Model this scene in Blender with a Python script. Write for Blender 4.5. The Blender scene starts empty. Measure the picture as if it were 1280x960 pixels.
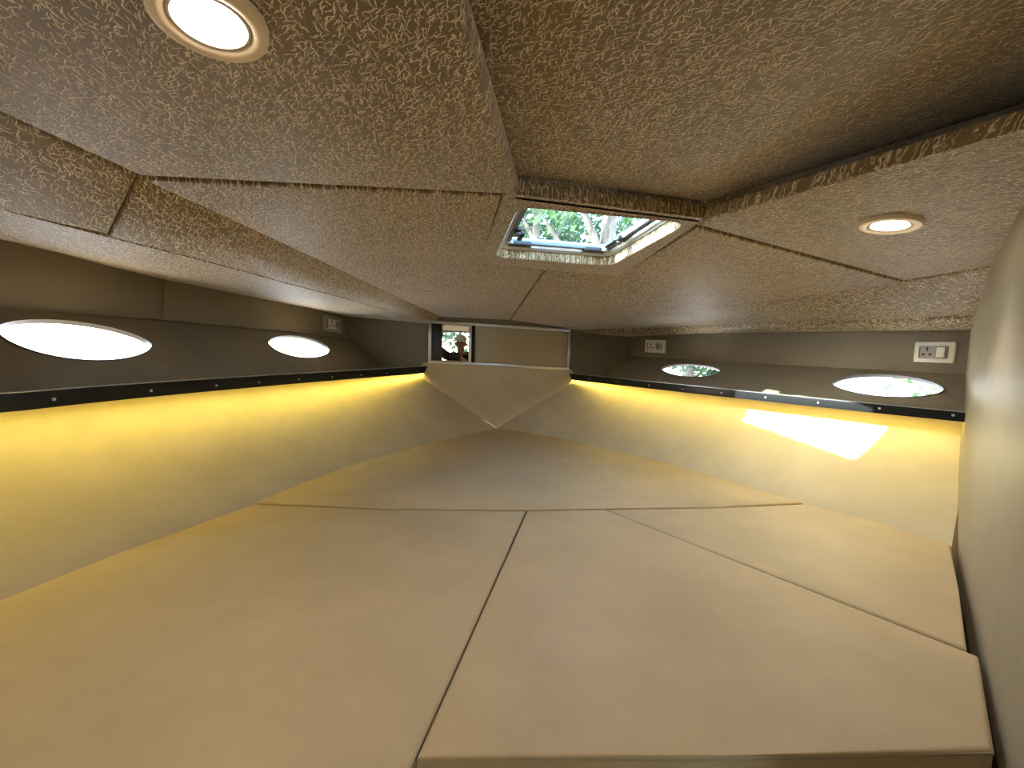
import bpy, bmesh, math, random
from mathutils import Vector, Matrix

# ------------------------------------------------------------------ camera, sky, sun, exposure
scene = bpy.context.scene
COL = scene.collection
F_PX = 490.0
PITCH, ROLL, YAW = math.radians(-4.0), math.radians(2.1), math.radians(9.0)
EYE = Vector((0.0, 0.0, 0.42))          # metres; X starboard, Y bow, Z up, cushion tops at z = 0


def cam_to_world(r, u, fw):
    c, s = math.cos(ROLL), math.sin(ROLL)
    r, u = c * r - s * u, s * r + c * u
    c, s = math.cos(PITCH), math.sin(PITCH)
    u, fw = c * u + s * fw, -s * u + c * fw
    c, s = math.cos(YAW), math.sin(YAW)
    return Vector((c * r + s * fw, -s * r + c * fw, u))


cam_d = bpy.data.cameras.new('camera')
cam = bpy.data.objects.new('camera', cam_d)
COL.objects.link(cam)
R_, U_, B_ = cam_to_world(1, 0, 0), cam_to_world(0, 1, 0), -cam_to_world(0, 0, 1)
M_ = Matrix(((R_.x, U_.x, B_.x, EYE.x), (R_.y, U_.y, B_.y, EYE.y), (R_.z, U_.z, B_.z, EYE.z), (0, 0, 0, 1)))
cam.matrix_world = M_
cam_d.sensor_fit = 'HORIZONTAL'
cam_d.sensor_width = 36.0
cam_d.lens = 36.0 * F_PX / 1280.0
cam_d.clip_start = 0.004
cam_d.clip_end = 300
scene.camera = cam

scene.view_settings.view_transform = 'Standard'
scene.view_settings.look = 'None'
scene.view_settings.gamma = 1.0
scene.view_settings.exposure = 0.3
scene.view_settings.use_curve_mapping = False

world = bpy.data.worlds.new('world')
scene.world = world
world.use_nodes = True
wn = world.node_tree.nodes
wn.clear()
w_out = wn.new('ShaderNodeOutputWorld')
w_bg = wn.new('ShaderNodeBackground')
w_sky = wn.new('ShaderNodeTexSky')
w_sky.sky_type = 'NISHITA'
w_sky.sun_disc = False
w_sky.dust_density = 1.2
w_sky.sun_elevation = math.radians(34)
w_sky.sun_rotation = math.radians(-88)
w_bg.inputs['Strength'].default_value = 3.0
world.node_tree.links.new(w_sky.outputs[0], w_bg.inputs[0])
world.node_tree.links.new(w_bg.outputs[0], w_out.inputs[0])

SUN_DIR = Vector((0.86, 0.065, -0.545)).normalized()      # the way the sunlight travels
sun_d = bpy.data.lights.new('sun_offscreen', 'SUN')
sun_d.energy = 32.0
sun_d.angle = math.radians(0.6)
sun_d.color = (1.0, 0.95, 0.86)
sun = bpy.data.objects.new('sun_offscreen', sun_d)
COL.objects.link(sun)
sun.location = (-6, 1, 6)
sun.rotation_euler = SUN_DIR.to_track_quat('-Z', 'Y').to_euler()


# ------------------------------------------------------------------ pixel -> point on a known surface
def ray(px, py):
    return cam_to_world((px - 640) / F_PX, -(py - 480) / F_PX, 1.0)


def on_z(px, py, z):
    r = ray(px, py)
    return EYE + r * ((z - EYE.z) / r.z)


def on_y(px, py, y):
    r = ray(px, py)
    return EYE + r * (y / r.y)


def on_pl(px, py, p, n):
    r = ray(px, py)
    return EYE + r * ((Vector(p) - EYE).dot(n) / r.dot(n))


def V(*a):
    return Vector(a)


# ------------------------------------------------------------------ materials
def new_mat(name):
    m = bpy.data.materials.new(name)
    m.use_nodes = True
    nt = m.node_tree
    b = nt.nodes['Principled BSDF']
    return m, nt, b


def plain(name, col, rough=0.5, metal=0.0, spec=0.5):
    m, nt, b = new_mat(name)
    b.inputs['Base Color'].default_value = (*col, 1)
    b.inputs['Roughness'].default_value = rough
    b.inputs['Metallic'].default_value = metal
    b.inputs['Specular IOR Level'].default_value = spec
    return m


def srgb(r, g, b):
    return tuple(((c / 255) / 12.92 if c / 255 <= 0.04045 else ((c / 255 + 0.055) / 1.055) ** 2.4) for c in (r, g, b))


def math_node(nt, op, a, b=None, clamp=False):
    n = nt.nodes.new('ShaderNodeMath')
    n.operation = op
    n.use_clamp = clamp
    for i, v in enumerate((a, b)):
        if v is None:
            continue
        if isinstance(v, (int, float)):
            n.inputs[i].default_value = v
        else:
            nt.links.new(v, n.inputs[i])
    return n.outputs[0]


def mix_col(nt, fac, a, b):
    n = nt.nodes.new('ShaderNodeMix')
    n.data_type = 'RGBA'
    for i, v in ((0, fac), (6, a), (7, b)):
        if isinstance(v, (int, float)):
            n.inputs[i].default_value = v
        elif isinstance(v, tuple):
            n.inputs[i].default_value = (*v, 1)
        else:
            nt.links.new(v, n.inputs[i])
    return n.outputs[2]


def noise(nt, vec, scale, detail=2.0, rough=0.5, dist=0.0):
    n = nt.nodes.new('ShaderNodeTexNoise')
    n.inputs['Scale'].default_value = scale
    n.inputs['Detail'].default_value = detail
    n.inputs['Roughness'].default_value = rough
    n.inputs['Distortion'].default_value = dist
    nt.links.new(vec, n.inputs['Vector'])
    return n.outputs['Fac']


def ramp(nt, fac, lo, hi):
    n = nt.nodes.new('ShaderNodeMapRange')
    n.interpolation_type = 'SMOOTHSTEP'
    n.inputs['From Min'].default_value = lo
    n.inputs['From Max'].default_value = hi
    nt.links.new(fac, n.inputs['Value'])
    return n.outputs[0]


def position(nt, scale=None, loc=None, rot=None):
    g = nt.nodes.new('ShaderNodeNewGeometry')
    if not (scale or loc or rot):
        return g.outputs['Position']
    mp = nt.nodes.new('ShaderNodeMapping')
    if scale:
        mp.inputs['Scale'].default_value = scale
    if loc:
        mp.inputs['Location'].default_value = loc
    if rot:
        mp.inputs['Rotation'].default_value = rot
    nt.links.new(g.outputs['Position'], mp.inputs['Vector'])
    return mp.outputs[0]


def bump(nt, b, h, strength, dist):
    n = nt.nodes.new('ShaderNodeBump')
    n.inputs['Strength'].default_value = strength
    n.inputs['Distance'].default_value = dist
    nt.links.new(h, n.inputs['Height'])
    nt.links.new(n.outputs[0], b.inputs['Normal'])


def vinyl(name, col, rough=0.5, mottle=0.12, sheen=0.0):
    m, nt, b = new_mat(name)
    pos = position(nt)
    n1 = noise(nt, pos, 6, 5, 0.6)
    n2 = noise(nt, pos, 45, 4, 0.65)
    n3 = noise(nt, pos, 700, 2, 0.5)
    smudge = ramp(nt, noise(nt, position(nt, scale=(1, 2.2, 1), loc=(3, 1, 0)), 17, 6, 0.75), 0.62, 0.80)
    dark = tuple(c * (1 - mottle * 1.6) for c in col)
    lite = tuple(min(1, c * (1 + mottle * 0.6)) for c in col)
    c1 = mix_col(nt, ramp(nt, n1, 0.3, 0.7), dark, lite)
    c2 = mix_col(nt, math_node(nt, 'MULTIPLY', ramp(nt, n2, 0.45, 0.75), 0.12), c1, tuple(c * 0.75 for c in col))
    c3 = mix_col(nt, math_node(nt, 'MULTIPLY', smudge, 0.13), c2, tuple(c * 0.4 for c in col))
    nt.links.new(c3, b.inputs['Base Color'])
    b.inputs['Roughness'].default_value = rough
    b.inputs['Specular IOR Level'].default_value = 0.35
    h = math_node(nt, 'ADD', math_node(nt, 'MULTIPLY', n3, 0.35), math_node(nt, 'MULTIPLY', n1, 1.5))
    bump(nt, b, h, 0.35, 0.0025)
    return m


def fabric(name, base, thread):
    """plush headlining with short pale wriggling strokes woven into it"""
    m, nt, b = new_mat(name)
    g = nt.nodes.new('ShaderNodeNewGeometry')
    sp = nt.nodes.new('ShaderNodeSeparateXYZ')
    nt.links.new(g.outputs['Position'], sp.inputs[0])
    wob = nt.nodes.new('ShaderNodeTexNoise')
    wob.inputs['Scale'].default_value = 120
    wob.inputs['Detail'].default_value = 1.0
    nt.links.new(g.outputs['Position'], wob.inputs['Vector'])
    ws = nt.nodes.new('ShaderNodeSeparateColor')
    nt.links.new(wob.outputs['Color'], ws.inputs[0])
    px = math_node(nt, 'ADD', sp.outputs[0], math_node(nt, 'MULTIPLY', ws.outputs[0], 0.007))
    py = math_node(nt, 'ADD', math_node(nt, 'ADD', sp.outputs[1], math_node(nt, 'MULTIPLY', sp.outputs[2], 0.35)),
                   math_node(nt, 'MULTIPLY', ws.outputs[1], 0.007))
    fac = None
    for k in range(4):                       # four layers of short strokes, one stroke to a cell
        scale = (88.0, 98.0, 109.0, 121.0)[k]
        cb = nt.nodes.new('ShaderNodeCombineXYZ')
        nt.links.new(math_node(nt, 'MULTIPLY', math_node(nt, 'ADD', px, 3.37 * k), scale), cb.inputs[0])
        nt.links.new(math_node(nt, 'MULTIPLY', math_node(nt, 'ADD', py, 1.71 * k), scale), cb.inputs[1])
        vo = nt.nodes.new('ShaderNodeTexVoronoi')
        vo.voronoi_dimensions = '2D'
        vo.inputs['Scale'].default_value = 1.0
        nt.links.new(cb.outputs[0], vo.inputs['Vector'])
        df = nt.nodes.new('ShaderNodeVectorMath')
        df.operation = 'SUBTRACT'
        nt.links.new(cb.outputs[0], df.inputs[0])
        nt.links.new(vo.outputs['Position'], df.inputs[1])
        ds = nt.nodes.new('ShaderNodeSeparateXYZ')
        nt.links.new(df.outputs[0], ds.inputs[0])
        rs = nt.nodes.new('ShaderNodeSeparateColor')
        nt.links.new(vo.outputs['Color'], rs.inputs[0])
        ang = math_node(nt, 'ADD', math_node(nt, 'MULTIPLY', rs.outputs[0], 2.2), 0.9)
        ca, sa = math_node(nt, 'COSINE', ang), math_node(nt, 'SINE', ang)
        u = math_node(nt, 'ADD', math_node(nt, 'MULTIPLY', ds.outputs[0], ca), math_node(nt, 'MULTIPLY', ds.outputs[1], sa))
        w = math_node(nt, 'SUBTRACT', math_node(nt, 'MULTIPLY', ds.outputs[1], ca), math_node(nt, 'MULTIPLY', ds.outputs[0], sa))
        w = math_node(nt, 'ADD', w, math_node(nt, 'MULTIPLY', math_node(nt, 'MULTIPLY', u, u), 0.35))
        wid = math_node(nt, 'SUBTRACT', 1.0, ramp(nt, math_node(nt, 'ABSOLUTE', w), 0.035, 0.095))
        lng = math_node(nt, 'SUBTRACT', 1.0, ramp(nt, math_node(nt, 'ABSOLUTE', u), 0.45, 0.72))
        st = math_node(nt, 'MULTIPLY', math_node(nt, 'MULTIPLY', wid, lng), ramp(nt, rs.outputs[1], 0.2, 0.75))
        fac = st if fac is None else math_node(nt, 'MAXIMUM', fac, st)
    pile = noise(nt, position(nt), 900, 2, 0.6)
    big = noise(nt, position(nt), 5, 3, 0.5)
    c0 = mix_col(nt, ramp(nt, big, 0.3, 0.7), tuple(c * 0.86 for c in base), tuple(c * 1.1 for c in base))
    c1 = mix_col(nt, math_node(nt, 'MULTIPLY', ramp(nt, pile, 0.35, 0.75), 0.35), c0, tuple(c * 0.62 for c in base))
    c2 = mix_col(nt, math_node(nt, 'MULTIPLY', fac, 0.95), c1, thread)
    nt.links.new(c2, b.inputs['Base Color'])
    b.inputs['Roughness'].default_value = 0.5
    b.inputs['Specular IOR Level'].default_value = 0.5
    b.inputs['Sheen Weight'].default_value = 0.4
    b.inputs['Sheen Roughness'].default_value = 0.4
    h = math_node(nt, 'ADD', math_node(nt, 'MULTIPLY', fac, 0.8), math_node(nt, 'MULTIPLY', pile, 0.35))
    bump(nt, b, h, 0.55, 0.003)
    return m


def emitter(name, col, strength):
    m, nt, b = new_mat(name)
    nt.nodes.remove(b)
    e = nt.nodes.new('ShaderNodeEmission')
    e.inputs[0].default_value = (*col, 1)
    e.inputs[1].default_value = strength
    nt.links.new(e.outputs[0], nt.nodes['Material Output'].inputs[0])
    return m


def clear_pane(name, tint, rough=0.02):
    m, nt, b = new_mat(name)
    nt.nodes.remove(b)
    t = nt.nodes.new('ShaderNodeBsdfTransparent')
    t.inputs[0].default_value = (*tint, 1)
    g = nt.nodes.new('ShaderNodeBsdfGlossy')
    g.inputs['Roughness'].default_value = rough
    mx = nt.nodes.new('ShaderNodeMixShader')
    mx.inputs[0].default_value = 0.06
    nt.links.new(t.outputs[0], mx.inputs[1])
    nt.links.new(g.outputs[0], mx.inputs[2])
    nt.links.new(mx.outputs[0], nt.nodes['Material Output'].inputs[0])
    return m


MAT = {}
MAT['cushion'] = vinyl('cushion_vinyl', srgb(212, 186, 143), 0.5, 0.06)
MAT['side'] = vinyl('side_vinyl', srgb(208, 188, 150), 0.5, 0.06)
MAT['piping'] = plain('piping_vinyl', srgb(188, 168, 136), 0.5)
MAT['band'] = vinyl('band_vinyl', srgb(128, 116, 95), 0.5, 0.06)
MAT['bulkhead'] = vinyl('bulkhead_vinyl', srgb(176, 164, 136), 0.5, 0.06)
MAT['lining'] = fabric('plush_lining', srgb(134, 108, 68), srgb(246, 226, 184))
MAT['seam'] = plain('filler_cord_brown', srgb(134, 108, 68), 0.9)
MAT['base'] = plain('berth_plywood', srgb(120, 92, 60), 0.7)
MAT['trim'] = plain('gloss_black', (0.009, 0.0095, 0.011), 0.3, 0.0, 0.2)
MAT['shelf'] = plain('shelf_laminate', srgb(128, 118, 98), 0.4)
MAT['steel'] = plain('brushed_steel', (0.62, 0.6, 0.57), 0.3, 1.0)
MAT['alu'] = plain('anodised_aluminium', (0.72, 0.74, 0.76), 0.34, 1.0)
MAT['capmetal'] = plain('satin_metal', (0.7, 0.7, 0.72), 0.35, 1.0)
MAT['lidmetal'] = plain('grey_lid_frame', srgb(120, 130, 138), 0.45)
MAT['black'] = plain('black_plastic', (0.012, 0.012, 0.013), 0.4)
MAT['bezel'] = plain('lamp_bezel', srgb(236, 212, 180), 0.4, 0.1)
MAT['mirror'] = plain('mirror_glass', (0.92, 0.93, 0.92), 0.01, 1.0)
MAT['laminate'] = plain('cabinet_laminate', srgb(160, 144, 114), 0.26, 0.0, 0.6)
MAT['white'] = plain('white_plastic', srgb(232, 224, 206), 0.35)
MAT['grey'] = plain('grey_plastic', srgb(158, 152, 142), 0.4)
MAT['dgrey'] = plain('dark_grey_plastic', srgb(96, 94, 92), 0.4)
MAT['bulb'] = emitter('lamp_glow', (1.0, 0.93, 0.8), 25.0)
MAT['led'] = emitter('yellow_led', (1.0, 0.82, 0.15), 28.0)
MAT['glass'] = clear_pane('clear_glass', (0.96, 0.98, 0.98))
MAT['acrylic'] = clear_pane('tinted_acrylic', (0.78, 0.93, 0.96))
MAT['deck'] = plain('white_gelcoat', srgb(226, 224, 216), 0.4)


# ------------------------------------------------------------------ mesh helpers
def wloc(o):
    p = Vector((0, 0, 0))
    while o is not None:
        p = p + o.location
        o = o.parent
    return p


def empty(name, loc=(0, 0, 0)):
    o = bpy.data.objects.new(name, None)
    o.empty_display_size = 0.05
    COL.objects.link(o)
    o.location = loc
    return o


def tag(o, label=None, cat=None, group=None, kind=None):
    if label:
        o['label'] = label
    if cat:
        o['category'] = cat
    if group:
        o['group'] = group
    if kind:
        o['kind'] = kind
    return o


def finish(name, bm, mat, parent=None, smooth=True, angle=35):
    """one mesh object; the vertices are given in world coordinates"""
    if parent is not None:
        off = wloc(parent)
        bmesh.ops.translate(bm, vec=-off, verts=bm.verts)
    bmesh.ops.recalc_face_normals(bm, faces=bm.faces)
    me = bpy.data.meshes.new(name)
    bm.to_mesh(me)
    bm.free()
    mats = mat if isinstance(mat, (list, tuple)) else [mat]
    for k in mats:
        me.materials.append(MAT[k] if isinstance(k, str) else k)
    if smooth:
        me.polygons.foreach_set('use_smooth', [True] * len(me.polygons))
        me.set_sharp_from_angle(angle=math.radians(angle))
    o = bpy.data.objects.new(name, me)
    COL.objects.link(o)
    o.parent = parent
    return o


def slab(name, pts, back, mat, parent=None, bev=0.0, seg=3, angle=50):
    """a padded panel: front outline pts, pushed back by the vector, front rim rounded"""
    bm = bmesh.new()
    back = Vector(back)
    f = [bm.verts.new(p) for p in pts]
    g = [bm.verts.new(Vector(p) + back) for p in pts]
    n = len(pts)
    bm.faces.new(f)
    bm.faces.new(g[::-1])
    for i in range(n):
        j = (i + 1) % n
        bm.faces.new((f[j], f[i], g[i], g[j]))
    if bev > 0:
        es = [e for e in bm.edges if e.verts[0] in f and e.verts[1] in f]
        bmesh.ops.bevel(bm, geom=es, offset=bev, segments=seg, profile=0.5, affect='EDGES', clamp_overlap=True)
    big = [x for x in bm.faces if len(x.verts) > 4]
    bmesh.ops.triangulate(bm, faces=big)
    return finish(name, bm, mat, parent, angle=angle)


def tri_panel(name, grid, back, mat, parent=None, bev=0.0):
    """a ruled panel from rows of points (same count each), thickened by the back vector"""
    bm = bmesh.new()
    back = Vector(back)
    R, C = len(grid), len(grid[0])
    a = [[bm.verts.new(p) for p in row] for row in grid]
    b = [[bm.verts.new(Vector(p) + back) for p in row] for row in grid]
    for i in range(R - 1):
        for j in range(C - 1):
            bm.faces.new((a[i][j], a[i][j + 1], a[i + 1][j + 1], a[i + 1][j]))
            bm.faces.new((b[i][j], b[i + 1][j], b[i + 1][j + 1], b[i][j + 1]))
    rim = [(0, j) for j in range(C)] + [(i, C - 1) for i in range(1, R)] + \
          [(R - 1, j) for j in range(C - 2, -1, -1)] + [(i, 0) for i in range(R - 2, 0, -1)]
    for k in range(len(rim)):
        p, q = rim[k], rim[(k + 1) % len(rim)]
        bm.faces.new((a[p[0]][p[1]], b[p[0]][p[1]], b[q[0]][q[1]], a[q[0]][q[1]]))
    if bev > 0:
        rs = set(a[i][j] for i, j in rim)
        es = [e for e in bm.edges if e.verts[0] in rs and e.verts[1] in rs and len(e.link_faces) == 2
              and abs(e.link_faces[0].normal.dot(e.link_faces[1].normal)) < 2]
        bv = set(v for row in b for v in row)
        es = [e for e in es if any(any(v in bv for v in fc.verts) for fc in e.link_faces)]
        bmesh.ops.bevel(bm, geom=es, offset=bev, segments=2, profile=0.5, affect='EDGES', clamp_overlap=True)
    return finish(name, bm, mat, parent, angle=60)


def box_bm(bm, c, sx, sy, sz, ax=None):
    """box centred at c with half axes taken from the three vectors in ax"""
    if ax is None:
        ax = (Vector((1, 0, 0)), Vector((0, 1, 0)), Vector((0, 0, 1)))
    c = Vector(c)
    vs = []
    for i in (-1, 1):
        for j in (-1, 1):
            for k in (-1, 1):
                vs.append(bm.verts.new(c + ax[0] * (i * sx / 2) + ax[1] * (j * sy / 2) + ax[2] * (k * sz / 2)))
    for q in ((0, 1, 3, 2), (4, 6, 7, 5), (0, 4, 5, 1), (2, 3, 7, 6), (0, 2, 6, 4), (1, 5, 7, 3)):
        bm.faces.new([vs[t] for t in q])
    return vs


def box(name, c, sx, sy, sz, mat, parent=None, ax=None, bev=0.0, seg=2):
    bm = bmesh.new()
    box_bm(bm, c, sx, sy, sz, ax)
    if bev > 0:
        bmesh.ops.bevel(bm, geom=bm.edges[:], offset=bev, segments=seg, profile=0.5, affect='EDGES')
    return finish(name, bm, mat, parent)


def tube_bm(bm, pts, rad, sides=8, closed=False, caps=True):
    pts = [Vector(p) for p in pts]
    n = len(pts)
    rings = []
    for i, p in enumerate(pts):
        if closed:
            t = pts[(i + 1) % n] - pts[i - 1]
        else:
            t = pts[min(i + 1, n - 1)] - pts[max(i - 1, 0)]
        t.normalize()
        ref = Vector((0, 0, 1)) if abs(t.z) < 0.9 else Vector((1, 0, 0))
        u = t.cross(ref).normalized()
        w = t.cross(u)
        r = rad[i] if isinstance(rad, (list, tuple)) else rad
        rings.append([bm.verts.new(p + (u * math.cos(2 * math.pi * k / sides) + w * math.sin(2 * math.pi * k / sides)) * r)
                      for k in range(sides)])
    m = n if closed else n - 1
    for i in range(m):
        a, b = rings[i], rings[(i + 1) % n]
        for k in range(sides):
            l = (k + 1) % sides
            bm.faces.new((a[k], a[l], b[l], b[k]))
    if caps and not closed:
        bm.faces.new(rings[0][::-1])
        bm.faces.new(rings[-1])


def tube(name, pts, rad, mat, parent=None, sides=8, closed=False):
    bm = bmesh.new()
    tube_bm(bm, pts, rad, sides, closed)
    return finish(name, bm, mat, parent, angle=60)


def lathe(name, c, axis, prof, mat, parent=None, seg=40):
    """prof: (radius, height along axis) list"""
    bm = bmesh.new()
    axis = Vector(axis).normalized()
    ref = Vector((0, 1, 0)) if abs(axis.y) < 0.9 else Vector((1, 0, 0))
    u = axis.cross(ref).normalized()
    w = axis.cross(u)
    c = Vector(c)
    rings = []
    for r, h in prof:
        if r < 1e-6:
            rings.append([bm.verts.new(c + axis * h)])
        else:
            rings.append([bm.verts.new(c + axis * h + (u * math.cos(2 * math.pi * k / seg) + w * math.sin(2 * math.pi * k / seg)) * r)
                          for k in range(seg)])
    for a, b in zip(rings, rings[1:]):
        for k in range(seg):
            l = (k + 1) % seg
            if len(a) == 1 and len(b) > 1:
                bm.faces.new((a[0], b[l], b[k]))
            elif len(b) == 1 and len(a) > 1:
                bm.faces.new((a[k], a[l], b[0]))
            elif len(a) > 1:
                bm.faces.new((a[k], a[l], b[l], b[k]))
    return finish(name, bm, mat, parent, angle=40)


def lerp(a, b, t):
    return Vector(a) * (1 - t) + Vector(b) * t


def poly_at(pts, t):
    """point at a fraction of the length of a polyline"""
    L = [0]
    for a, b in zip(pts, pts[1:]):
        L.append(L[-1] + (Vector(b) - Vector(a)).length)
    s = t * L[-1]
    for i in range(len(pts) - 1):
        if s <= L[i + 1] + 1e-9:
            return lerp(pts[i], pts[i + 1], (s - L[i]) / max(1e-9, L[i + 1] - L[i]))
    return Vector(pts[-1])


def smooth_line(pts, n):
    """resampled Catmull-Rom curve through pts"""
    pts = [Vector(p) for p in pts]
    ext = [pts[0] * 2 - pts[1]] + pts + [pts[-1] * 2 - pts[-2]]
    out = []
    for i in range(1, len(ext) - 2):
        for k in range(12):
            t = k / 12
            p0, p1, p2, p3 = ext[i - 1:i + 3]
            out.append(0.5 * ((2 * p1) + (p2 - p0) * t + (2 * p0 - 5 * p1 + 4 * p2 - p3) * t * t + (3 * p1 - p0 - 3 * p2 + p3) * t ** 3))
    out.append(pts[-1])
    return [poly_at(out, k / (n - 1)) for k in range(n)]


# ------------------------------------------------------------------ key lines of the cabin
YB = 2.55                                       # aft face of the bow bulkhead
TIP = on_z(620, 535, 0)
MAT_L = [V(-0.86, 0.10, 0), V(-0.80, 0.42, 0)] + [on_z(x, y, 0) for x, y in ((0, 750), (150, 690), (317, 628), (450, 578), (540, 553))] + [TIP]
MAT_R = [on_z(x, y, 0) for x, y in ((1190, 680), (1100, 652), (1005, 628), (850, 583), (700, 548))] + [TIP]
# bottom front corner of the black trim on the shelves
TRIM_L = [V(-1.06, 0.12, 0.285), V(-0.96, 0.50, 0.285)] + [on_z(x, y, 0.285) for x, y in ((0, 516), (130, 502), (270, 488.5), (400, 477))] + [on_y(536, 466, YB)]
TRIM_R = [on_z(x, y, 0.285) for x, y in ((1209, 528), (1020, 508.5), (850, 490))] + [on_y(709, 474, YB)]
# upright band below the ceiling
BL0, BL1 = V(-0.612, YB, 0), V(-0.96, 0.944, 0)
BR0, BR1 = V(1.221, YB, 0), V(1.518, 0.944, 0)
NL = V(1.606, -0.348, 0).normalized()           # inboard normals of the two bands
NR = V(-1.606, -0.298, 0).normalized()


def band_l(x, y):
    return on_pl(x, y, BL0, NL)


def band_r(x, y):
    return on_pl(x, y, BR0, NR)


def aft_l(p, y):                                # the same line carried on behind the frame
    d = (BL1 - BL0).normalized()
    q = Vector(p)
    return q + d * ((q.y - y) / -d.y)

# ------------------------------------------------------------------ outdoors: ground
def ground_mat():
    m, nt, b = new_mat('pale_concrete')
    pos = position(nt)
    n1 = noise(nt, pos, 0.9, 5, 0.6)
    n2 = noise(nt, pos, 14, 6, 0.75)
    vo = nt.nodes.new('ShaderNodeTexVoronoi')
    vo.feature = 'DISTANCE_TO_EDGE'
    vo.inputs['Scale'].default_value = 3.2
    nt.links.new(pos, vo.inputs['Vector'])
    crack = math_node(nt, 'SUBTRACT', 1.0, ramp(nt, vo.outputs['Distance'], 0.01, 0.05))
    c = mix_col(nt, ramp(nt, n1, 0.35, 0.65), srgb(206, 204, 200), srgb(236, 234, 228))
    c = mix_col(nt, math_node(nt, 'MULTIPLY', ramp(nt, n2, 0.54, 0.7), 0.8), c, srgb(118, 112, 96))
    c = mix_col(nt, math_node(nt, 'MULTIPLY', crack, 0.7), c, srgb(90, 88, 80))
    nt.links.new(c, b.inputs['Base Color'])
    b.inputs['Roughness'].default_value = 0.85
    return m


MAT['ground'] = ground_mat()
bm = bmesh.new()
bmesh.ops.create_grid(bm, x_segments=8, y_segments=8, size=60)
bmesh.ops.translate(bm, vec=(0, 0, -1.75), verts=bm.verts)
ground = finish('ground', bm, 'ground', None, smooth=False)
tag(ground, 'pale sunlit concrete yard around the boat', None, None, 'structure')

# ------------------------------------------------------------------ walls: the sloping upholstered sides
wall_l = tag(empty('wall_left', (-0.8, 1.2, 0)), kind='structure')
wall_r = tag(empty('wall_right', (1.2, 1.4, 0)), kind='structure')
wall_f = tag(empty('wall_front', (0.3, 2.5, 0)), kind='structure')


def outboard(line, dist, side):
    out = []
    for i, p in enumerate(line):
        t = Vector(line[min(i + 1, len(line) - 1)]) - Vector(line[max(i - 1, 0)])
        t.z = 0
        t.normalize()
        n = Vector((-t.y, t.x, 0)) if side < 0 else Vector((t.y, -t.x, 0))
        out.append(Vector(p) + n * dist)
    return out


# where the side cushion panels stop against the bow panel (the two diagonal seams)
SEAM_L = on_y(519, 470, 2.47)
SEAM_R = on_y(722, 478, 2.47)
NN = 26


def side_panel(edge, trim, seam_top, side, parent):
    low = smooth_line(edge, NN)
    top_line = outboard(trim[:-1], 0.078, side)
    top_line = [p + V(0, 0, 0.012) for p in top_line] + [seam_top + V(0, 0.01, 0.012)]
    top = smooth_line(top_line, NN)
    rows = []
    for t in (-0.22, 0.0, 0.1, 0.2, 0.32, 0.45, 0.6, 0.75, 0.9, 1.0):
        f = t if t <= 0 else 1 - (1 - t) ** 1.9          # steep above, easing in towards the cushions
        row = []
        for k, (a, b) in enumerate(zip(low, top)):
            e = max(0.0, (k / (NN - 1) - 0.72) / 0.28) ** 1.5      # straight where it meets the bow panel
            p = lerp(a, b, f * (1 - e) + t * e)
            p.z = a.z + (b.z - a.z) * t
            row.append(p)
        rows.append(row)
    return tri_panel('side_panel', rows, V(side * 0.03, 0, -0.015), 'side', parent)


side_panel(MAT_L, TRIM_L, SEAM_L, -1, wall_l)['label'] = 'beige vinyl side lining below the shelf'
side_panel(MAT_R, TRIM_R, SEAM_R, 1, wall_r)['label'] = 'beige vinyl side lining below the shelf'

# triangular bow panel under the cabinet
CB_L, CB_R = on_y(537, 452, YB), on_y(709, 461, YB)
CT_L, CT_R = on_y(537.5, 402, YB), on_y(711, 413, YB)
bow_rows = []
for t in (-0.12, 0.0, 0.25, 0.5, 0.75, 1.0):
    a = lerp(TIP, SEAM_L, t)
    b = lerp(TIP, SEAM_R, t)
    a = a + V(-0.03, 0.015, 0)
    b = b + V(0.03, 0.015, 0)
    row = [lerp(a, b, s / 8) for s in range(9)]
    bow_rows.append([p + V(0, 0.02 * math.sin(math.pi * k / 8) * t, 0) for k, p in enumerate(row)])
bow_rows.append([lerp(CB_L + V(-0.012, 0.02, 0.02), CB_R + V(0.012, 0.02, 0.02), s / 8) for s in range(9)])
tri_panel('bow_panel', bow_rows, V(0, 0.03, -0.01), 'side', wall_f)
# piping along the two diagonal seams
for sm in (SEAM_L, SEAM_R):
    tube('seam_piping', [TIP + V(0, 0.006, 0.004), lerp(TIP, sm, 0.5) + V(0, -0.001, 0.006), sm + V(0, 0, 0.004)], 0.0035, 'piping', wall_f, 6)

# bow bulkhead: upright face on both sides of the cabinet, above the shelves
bk_l = [on_y(x, y, YB) for x, y in ((535, 400), (428, 388), (428, 425), (474, 464), (535, 474))]
bk_r = [on_y(x, y, YB) for x, y in ((711, 408), (800, 413), (798, 448), (756, 478), (711, 484))]
slab('bulkhead_panel', bk_l, V(0, 0.03, 0), 'band', wall_f, 0.004)
slab('bulkhead_panel', bk_r, V(0, 0.03, 0), 'band', wall_f, 0.004)
# plain backing behind the bow furniture, closing the peak
slab('bow_backing', [V(-0.42, YB + 0.10, -0.3), V(1.04, YB + 0.10, -0.3), V(1.04, YB + 0.10, 0.34), V(1.24, YB + 0.10, 0.48), V(1.24, YB + 0.10, 0.83), V(-0.64, YB + 0.10, 0.83), V(-0.64, YB + 0.10, 0.50), V(-0.42, YB + 0.10, 0.34)], V(0, 0.02, 0), 'base', wall_f)

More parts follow.
